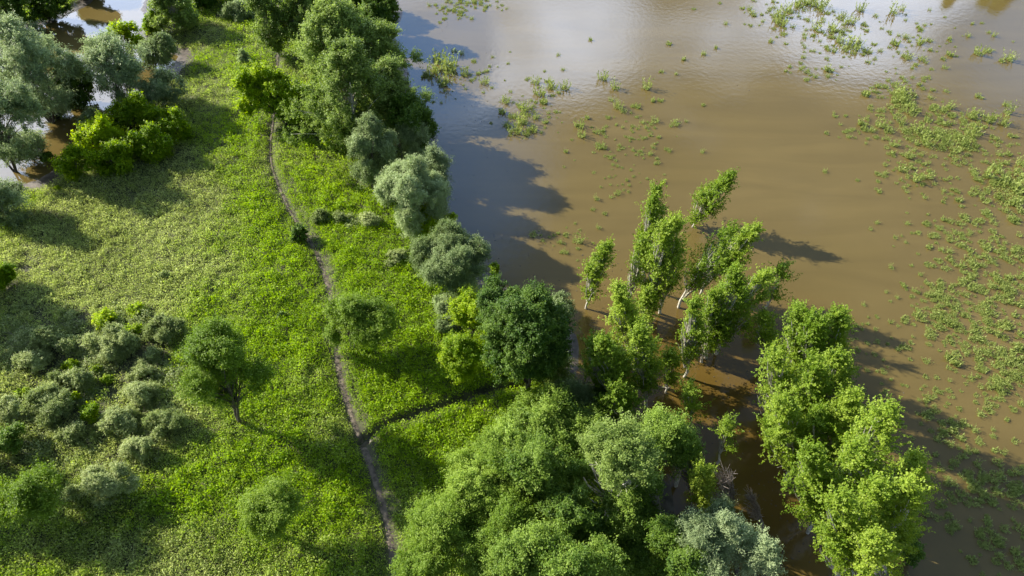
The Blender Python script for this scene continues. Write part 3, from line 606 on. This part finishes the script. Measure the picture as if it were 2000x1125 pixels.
('flood', 1625, 1140, 1640, 1045, 42, 70, 'poplar_tree', 'poplar in the lower left of the long row above the bottom edge'),
('flood', 1690, 1200, 1705, 1105, 46, 60, 'poplar_tree', 'poplar cut by the bottom edge at the end of the long row'),
('dark', 1785, 1085, 1775, 1065, 26, 34, 'broadleaf_tree', 'dark low tree at the shaded side of the long row\'s end'),
]
tot = 0
for q_, row in enumerate(TREES):
    if row[0] == 'bluewillow' and q_ < 15: row = row[:9]+(.62,)
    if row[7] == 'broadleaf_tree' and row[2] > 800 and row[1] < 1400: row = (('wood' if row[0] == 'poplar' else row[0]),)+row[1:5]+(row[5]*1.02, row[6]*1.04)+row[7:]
    if row[0] == 'shrub': row = row[:5]+(row[5]*1.12, row[6]*1.15)+row[7:]
    dens = row[9] if len(row) > 9 else 1.
    _, c_n = make_tree(*row[:9], dens=dens, seed=q_*7); tot += c_n
# trees just outside the picture whose shadows or mirror images the photo shows
OFF = [('dark', (-63.5, 48, .7), (0, 0, 7), (4.5, 4.5, 6), 'tree off the left edge whose shadow falls on the meadow'),
       ('dark', (-72, 41, .7), (0, 0, 6), (5, 5, 6), 'second tree off the left edge whose shadow falls on the meadow'),
       ('dark', (-54, 28, .7), (0, 0, 6), (4.5, 4.5, 5), 'tree off the lower left corner casting a broad shadow'),
       ('poplar', (fb[0]-1, fb[1]+7, .3), (0, 0, 8), (5, 5, 8), 'bank tree mirrored in the upper right corner, nearer the middle'),
       ('poplar', (fb[0]+8, fb[1]+4, .3), (0, 0, 8.5), (5, 5, 8), 'bank tree mirrored in the upper right corner, middle one'),
       ('poplar', (fb[0]+17, fb[1]+1, .3), (0, 0, 8), (5, 5, 8), 'bank tree mirrored in the upper right corner, farthest right')]
for q_, (sp, b, C, a, lb) in enumerate(OFF):
    make_tree(sp, 0, 0, 0, 0, 0, 0, 'broadleaf_tree', lb, seed=900+q_, world=(np.array(b, float), np.array(C, float), a))
print('leaves', tot)

def undergrowth():
    r = np.random.default_rng(12); C_ = []
    for px, py, rx, ry, n in ((200, 720, 170, 120, 1500), (90, 770, 110, 130, 1000), (250, 850, 110, 80, 600), (110, 670, 70, 40, 350), (200, 940, 90, 50, 350), (700, 440, 60, 18, 120), (45, 660, 70, 50, 300)):
        a = r.uniform(0, 6.28, n); q = r.random(n)**.6; C_ += [P(px+rx*q_*math.cos(b), py+ry*q_*math.sin(b)) for q_, b in zip(q, a)]
    C_ = np.array(C_); k = fbm(C_[:, 0], C_[:, 1], 3, 91, 4); C_ = C_[k > .46]; k = k[k > .46]; m = len(C_); per = 46
    hgt = .25+3.2*(k-.44)*r.uniform(.5, 1.4, m); z = height(C_[:, 0], C_[:, 1]); rad = r.uniform(.25, .6, m)
    q = nrm(r.normal(0, 1, (m, per, 3)))*r.random((m, per, 1))**.5; q[..., 2] = np.abs(q[..., 2])
    pos = np.column_stack([C_, z])[:, None]+q*np.stack([rad, rad, np.maximum(hgt, .2)], 1)[:, None]
    nn = nrm(q*.6+r.normal(0, .5, q.shape)+np.array((-.3, .1, .4))); t = nrm(np.cross(nn, r.normal(0, 1, q.shape))); w = np.cross(nn, t); sc = r.uniform(.06, .12, (m, per, 1))
    V, F = diamonds(pos.reshape(-1, 3), (t*sc).reshape(-1, 3), (w*sc*.45).reshape(-1, 3))
    v = np.clip(r.normal(.35, .15, (m, 1))+r.normal(0, .18, (m, per)), 0, 1).ravel()
    tag(link('scrub_undergrowth', qmesh('scrub_undergrowth', V, F, M['shrub'], v)), 'ragged low grey-green undergrowth knitting the scrub on the left together', 'undergrowth', kind='stuff')
    TV, TF = [], []
    for q_ in r.choice(m, 420):
        b = np.array((C_[q_, 0], C_[q_, 1], z[q_])); d = nrm(np.array((r.normal(0, .5), r.normal(0, .5), 1))); ln = r.uniform(.5, 1.5)
        tube(TV, TF, np.array([b, b+d*ln*.5, b+d*ln+r.normal(0, .12, 3)]), (.025, .02, .01), 3)
    tag(link('dry_stalks', qmesh('dry_stalks', np.vstack(TV), np.vstack(TF), M['dry'])), 'pale dry stalks standing through the scrub on the left', 'dry stalks', kind='stuff')
undergrowth()
# ------------------------------------------------------------------ plants standing in the flood
def marsh_proto(seed, stems=9, h=1., spread=.45, lv=11):
    r = np.random.default_rng(seed); c = []; u = []; w = []
    for s in range(stems):
        a = r.uniform(0, 2*np.pi); rr = spread*math.sqrt(r.random()); b = np.array((math.cos(a)*rr, math.sin(a)*rr, -.05))
        d = nrm(np.array((math.cos(a)*rr*.8+r.normal(0, .1), math.sin(a)*rr*.8+r.normal(0, .1), 1.))); H = h*r.uniform(.5, 1)
        for k in range(lv):
            t = (k+.6)/lv; q = b+d*H*t; a2 = r.uniform(0, 2*np.pi); e = r.uniform(.3, 1.1)
            dd = np.array((math.cos(a2)*math.cos(e), math.sin(a2)*math.cos(e), math.sin(e))); ln = r.uniform(.07, .13)
            c.append(q+dd*ln*.7); u.append(dd*ln); w.append(nrm(np.cross(dd, r.normal(0, 1, 3)))*ln*.34)
    for k in range(stems*3):                          # low basal leaves knit the stems together
        a = r.uniform(0, 2*np.pi); rr = spread*math.sqrt(r.random()); d = np.array((math.cos(a), math.sin(a), .25)); ln = .12
        c.append(np.array((math.cos(a)*rr, math.sin(a)*rr, .06))); u.append(d*ln); w.append(np.array((-math.sin(a), math.cos(a), .1))*ln*.3)
    V, F = diamonds(np.array(c), np.array(u), np.array(w)); v = np.clip(r.normal(.5, .22, len(F)), 0, 1); return V, F, v
protos = [marsh_proto(50+k, stems=s, spread=sp_, h=h_) for k, (s, sp_, h_) in enumerate([(16, .5, .9), (22, .6, .8), (12, .4, 1.1), (26, .6, .7), (11, .30, .6), (18, .45, .5), (18, .55, 1.)])]
pmesh = [qmesh('marsh_plant', V, F, M['marsh'], v) for V, F, v in protos]
SPOTS = {
 'in the clump by the shore': [(860, 132, 26), (841, 144, 18), (880, 140, 22), (908, 146, 14), (935, 144, 9), (921, 158, 8), (864, 164, 17), (946, 162, 13), (887, 101, 9), (903, 105, 9), (925, 119, 8), (852, 118, 14), (830, 150, 12), (875, 128, 14)],
 'in the upper inshore patch': [(1046, 162, 13), (1078, 171, 18), (1103, 173, 14), (1054, 184, 16), (1062, 201, 12), (1070, 160, 10), (1090, 182, 9)],
 'in the lower inshore patch': [(988, 198, 14), (1027, 213, 15), (1019, 239, 18), (1005, 258, 18), (980, 220, 12), (1040, 256, 13), (1046, 231, 12), (1028, 262, 12), (990, 246, 12), (1062, 240, 9), (1000, 228, 12)],
 'in the open brown water': [(1153, 78, 8), (1306, 86, 10), (1374, 106, 10), (1090, 108, 7), (1177, 154, 14), (1203, 174, 13), (1260, 172, 14), (1335, 117, 8), (1291, 141, 8), (1320, 145, 7), (1193, 196, 9), (1207, 210, 14), (1218, 219, 11), (1244, 209, 11), (1275, 198, 9), (1290, 197, 10), (1131, 247, 14), (1136, 266, 13), (1166, 259, 11), (1168, 289, 12), (1180, 289, 10), (1146, 231, 9), (1187, 230, 9), (1254, 240, 9), (1279, 237, 12), (1319, 242, 12), (1341, 238, 6), (1373, 206, 7), (1105, 297, 8), (1191, 308, 10), (1269, 302, 10), (1283, 319, 9), (1295, 355, 9), (1371, 298, 8), (1235, 208, 8), (1398, 94, 7), (1235, 248, 8), (1262, 250, 8)],
 'left of the drowned poplars': [(1205, 379, 10), (1158, 410, 8), (1166, 390, 9), (1181, 418, 8), (1128, 472, 14), (1105, 460, 10), (1093, 474, 10), (1102, 493, 10), (1042, 459, 12), (1170, 446, 8), (1060, 470, 7), (1128, 486, 7), (1082, 460, 6)],
 'in the top right field': [(1522, 34, 20), (1525, 48, 16), (1470, 28, 11), (1462, 18, 9), (1540, 22, 16), (1560, 12, 14), (1580, 8, 18), (1600, 14, 16), (1645, 32, 12), (1680, 20, 14), (1660, 44, 15), (1590, 56, 14), (1625, 60, 16), (1640, 80, 15), (1665, 92, 22), (1692, 102, 12), (1650, 98, 11), (1678, 82, 10), (1695, 122, 9), (1745, 28, 14), (1748, 86, 13), (1770, 74, 11), (1772, 113, 14), (1800, 116, 11), (1795, 84, 11), (1815, 80, 10), (1855, 108, 11), (1842, 116, 9), (1890, 71, 9), (1910, 106, 14), (1928, 100, 12), (1940, 70, 8), (1968, 117, 16), (1955, 120, 10), (1618, 138, 13), (1617, 150, 9), (1592, 151, 9), (1576, 142, 10), (1565, 136, 8), (1575, 156, 9), (1505, 82, 9), (1535, 86, 7), (1782, 134, 8), (1845, 133, 9), (1710, 32, 9), (1762, 20, 10)],
 'round the big grassy mat': [(1715, 169, 11), (1690, 186, 12), (1730, 172, 8), (1756, 178, 16), (1764, 192, 20), (1748, 196, 14), (1780, 221, 18), (1768, 206, 14), (1795, 166, 9), (1823, 210, 11), (1852, 211, 14), (1930, 236, 18), (1897, 228, 15), (1965, 221, 13), (1960, 243, 16), (1972, 266, 10), (1683, 243, 13), (1700, 256, 12), (1652, 258, 8), (1718, 246, 14), (1795, 258, 22), (1812, 284, 16), (1850, 280, 14), (1880, 282, 16), (1900, 262, 18), (1905, 250, 12), (1760, 240, 14), (1740, 258, 12), (1775, 306, 14), (1742, 300, 10), (1614, 261, 8), (1611, 336, 9), (1763, 331, 16), (1786, 351, 14), (1816, 346, 12), (1866, 373, 9), (1872, 392, 11), (1842, 395, 8), (1828, 270, 14), (1865, 296, 14), (1892, 292, 12)],
 'in the right edge clump': [(1930, 342, 18), (1946, 326, 13), (1990, 342, 22), (1966, 362, 20), (1986, 372, 22), (1978, 396, 18), (1912, 352, 11), (1900, 342, 10), (1950, 385, 12), (1993, 320, 14), (1940, 360, 12)],
 'in the lower right field': [(1795, 622, 16), (1788, 614, 10), (1820, 652, 11), (1810, 640, 9), (1855, 702, 17), (1868, 712, 13), (1878, 640, 8), (1900, 636, 9), (1886, 616, 11), (1925, 612, 12), (1945, 654, 13), (1930, 632, 11), (1980, 702, 13), (1930, 756, 14), (1950, 762, 14), (1915, 756, 10), (1980, 728, 14), (1960, 728, 12), (1905, 786, 8), (1966, 820, 9), (1978, 800, 11), (1995, 790, 12), (1890, 508, 12), (1870, 480, 9), (1852, 460, 9), (1822, 520, 9), (1765, 560, 8), (1780, 580, 8), (1975, 430, 12), (1990, 460, 10), (1940, 560, 10), (1960, 590, 10), (1970, 640, 12), (1990, 680, 12), (1910, 735, 9), (1712, 436, 8), (1700, 448, 7)],
}
big = []
for where, lst in SPOTS.items():
    for q_, (px, py, s) in enumerate(lst): big.append((px, py, s, where, q_))
SC = [  # px, py, rx, ry, count, size, where  -- small plants scattered round each centre
 (1225, 270, 70, 45, 60, 6), (1215, 345, 40, 40, 22, 5.5), (905, 14, 60, 18, 90, 6.5), (900, 150, 70, 40, 40, 6), (1030, 215, 60, 50, 50, 6), (1540, 30, 90, 35, 60, 7), (1640, 75, 60, 40, 60, 7.5), (1780, 90, 100, 45, 60, 6.5),
 (1760, 195, 60, 40, 60, 8), (1850, 255, 100, 40, 110, 9), (1700, 250, 60, 25, 35, 7), (1780, 330, 80, 40, 60, 7.5), (1960, 370, 60, 45, 60, 10), (1900, 450, 110, 50, 90, 7.5), (1900, 550, 110, 60, 110, 8), (1900, 640, 110, 60, 130, 8.5),
 (1960, 730, 60, 50, 60, 9), (1830, 600, 60, 50, 40, 8), (1800, 800, 90, 60, 60, 7.5), (1880, 860, 90, 60, 45, 8.5), (1930, 960, 80, 70, 60, 9.5), (1960, 1050, 50, 60, 30, 10), (1680, 640, 60, 60, 14, 7), (1100, 470, 50, 30, 14, 5), (1590, 140, 50, 15, 16, 6), (1850, 1010, 60, 60, 20, 9), (1700, 700, 60, 90, 20, 7.5), (1920, 310, 50, 40, 30, 7), (1980, 540, 40, 60, 40, 9)]
r = np.random.default_rng(9); small = []
for px, py, rx, ry, nn_, s in SC:
    for q_ in range(int(nn_*1.5)):
        a, b = r.normal(0, .62, 2); x, y = px+a*rx, py+b*ry
        if x < 835: continue
        W_ = P(x, y)
        if land(np.array([W_[0]]), np.array([W_[1]]))[0] > -.6: continue
        if r.random() > .25+1.2*float(vnoise(W_[0], W_[1], 2.2, 71)): continue
        small.append((x, y, s*r.uniform(.45, 1.3)*(1.2 if x > 1800 and y > 420 else 1)))
small.sort(key=lambda t_: -t_[2])
NIND = 300-len(big)
ORD = ['first', 'second', 'third', 'fourth', 'fifth', 'sixth', 'seventh', 'eighth', 'ninth', 'tenth']
def region(px, py):
    v_ = 'top' if py < 150 else 'upper' if py < 320 else 'middle' if py < 560 else 'lower' if py < 850 else 'bottom'
    h_ = 'near the tree-lined shore' if px < 1080 else 'in the open middle water' if px < 1450 else 'right of the middle' if px < 1720 else 'by the right side' if px < 1870 else 'close to the right edge'
    return v_, h_
def place(px, py, s, mesh_i, rot):
    W_ = P(px, py); depth = W_[1]*math.cos(_t)+CH*math.sin(_t); w = s*depth/FPX   # half-width in metres
    spread = (.5, .6, .4, .6, .30, .45, .55)[mesh_i]
    return W_, (.78 if s > 10 else .68)*w/(spread+.12)
for k, (px, py, s, where, q_) in enumerate(big):
    mi = k % 7 if s < 14 else (0, 1, 2, 6)[k % 4]; W_, sc = place(px, py, s, mi, 0)
    o = link('marsh_bush', pmesh[mi], loc=(W_[0], W_[1], 0)); zz = sc*float(r.uniform(.75, 1.0))*(1.35 if s >= 13 else 1); o.scale = (sc, sc, zz); o.rotation_euler = (0, 0, float(r.uniform(0, 6.28)))
    lst = SPOTS[where]; srt = sorted(lst, key=lambda t_: t_[0]); rank = srt.index(lst[q_])
    szs = sorted(lst, key=lambda t_: -t_[2]); sr = szs.index(lst[q_])
    size = 'large' if s >= 16 else 'middling' if s >= 11 else 'small'
    nth = 'leftmost' if rank == 0 else 'rightmost' if rank == len(lst)-1 else (ORD[rank]+' from the left' if rank < 10 else ORD[len(lst)-1-rank]+' from the right' if len(lst)-1-rank < 10 else 'number %d from the left' % (rank+1))
    tag(o, '%s green marsh bush, %s %s' % (size, nth, where), 'marsh plant', 'marsh plants standing in the flood water')
for k, (px, py, s) in enumerate(small[:NIND]):
    mi = int(r.integers(0, 7)); W_, sc = place(px, py, s, mi, 0)
    o = link('marsh_tuft', pmesh[mi], loc=(W_[0], W_[1], 0)); o.scale = (sc, sc, sc*float(r.uniform(.6, .9))); o.rotation_euler = (0, 0, float(r.uniform(0, 6.28)))
    v_, h_ = region(px, py)
    tag(o, 'small pale green tuft in the %s water %s' % (v_, h_), 'marsh plant', 'small tufts in the %s water %s' % (v_, h_))
VV, FF, vv = [], [], []; nb = 0
rest = small[NIND:]
for px, py, s in rest:
    mi = int(r.integers(0, 7)); W_, sc = place(px, py, s, mi, 0); V, F, v = protos[mi]; a = r.uniform(0, 6.28)
    R2 = np.array([[math.cos(a), -math.sin(a), 0], [math.sin(a), math.cos(a), 0], [0, 0, r.uniform(.55, .9)]])
    VV.append((V@R2.T)*sc+np.array((W_[0], W_[1], 0))); FF.append(F+nb); vv.append(v); nb += len(V)
print('marsh', len(big), len(small))
tag(link('marsh_tufts', qmesh('marsh_tufts', np.vstack(VV), np.vstack(FF), M['marsh'], np.concatenate(vv))), 'countless tiny green tufts dotted over the flood water', 'marsh plants', kind='stuff')
# grassy mat and drifting scraps, with dark specks imitating reflections near the shore
def mat_patch(name, label, spots, n, ln, m):
    r = np.random.default_rng(len(name)); C_ = []
    for px, py, rx, ry, wgt in spots:
        k = int(n*wgt); a = r.uniform(0, 6.28, k); q = np.sqrt(r.random(k)); xs = px+rx*q*np.cos(a); ys = py+ry*q*np.sin(a)
        W_ = np.array([P(x, y) for x, y in zip(xs, ys)]); keep = fbm(W_[:, 0], W_[:, 1], 1.5, 33, 3) > .42; C_.append(W_[keep])
    C_ = np.vstack(C_); k = len(C_); a = r.uniform(0, 6.28, k); e = r.uniform(.0, 1.2, k)
    d = np.stack([np.cos(a)*np.cos(e), np.sin(a)*np.cos(e), np.sin(e)], 1); l_ = ln*r.uniform(.6, 1.4, k)[:, None]
    c = np.column_stack([C_, np.abs(r.normal(.05, .08, k))])+d*l_*.8
    V, F = diamonds(c, d*l_, nrm(np.cross(d, r.normal(0, 1, (k, 3))))*l_*.3)
    tag(link(name, qmesh(name, V, F, m, np.clip(r.normal(.45, .2, k), 0, 1))), label, 'marsh plants', kind='stuff')
mat_patch('floating_grass', 'flat mats of half drowned grass in the flood at the right', [(1850, 275, 55, 22, .35), (1765, 195, 25, 22, .12), (1970, 375, 45, 28, .3), (1790, 262, 30, 20, .12), (1585, 12, 40, 12, .1), (1665, 92, 28, 16, .08), (1015, 248, 28, 28, .08), (862, 150, 30, 20, .08)], 5500, .12, M['marsh'])
def flecks():
    r = np.random.default_rng(3); n = 5200; x = r.uniform(860, 2040, n); y = r.uniform(-10, 1125, n)
    W_ = np.array([P(a, b) for a, b in zip(x, y)]); ok = (land(W_[:, 0], W_[:, 1]) < -1.5) & (fbm(W_[:, 0], W_[:, 1], 9, 61, 3) > .44+.30*sm(-land(W_[:, 0], W_[:, 1]), 4, 22)+.2*(r.random(n)-.5)); W_ = W_[ok]; n = len(W_)  # denser inshore, where dark flecks stand in for speckled reflections
    a = r.uniform(0, 6.28, n); s = r.uniform(.04, .11, n)[:, None]; u = np.stack([np.cos(a), np.sin(a), 0*a], 1)*s; w = np.stack([-np.sin(a), np.cos(a), r.uniform(.2, 1, n)], 1)*s*.5
    V, F = diamonds(np.column_stack([W_, np.full(n, .03)]), u, w)
    tag(link('debris_and_reflection_flecks', qmesh('debris_and_reflection_flecks', V, F, M['bark'])), 'tiny dark drifting twigs and scraps, plus specks imitating mottled reflections near the shore', 'debris', kind='stuff')
flecks()
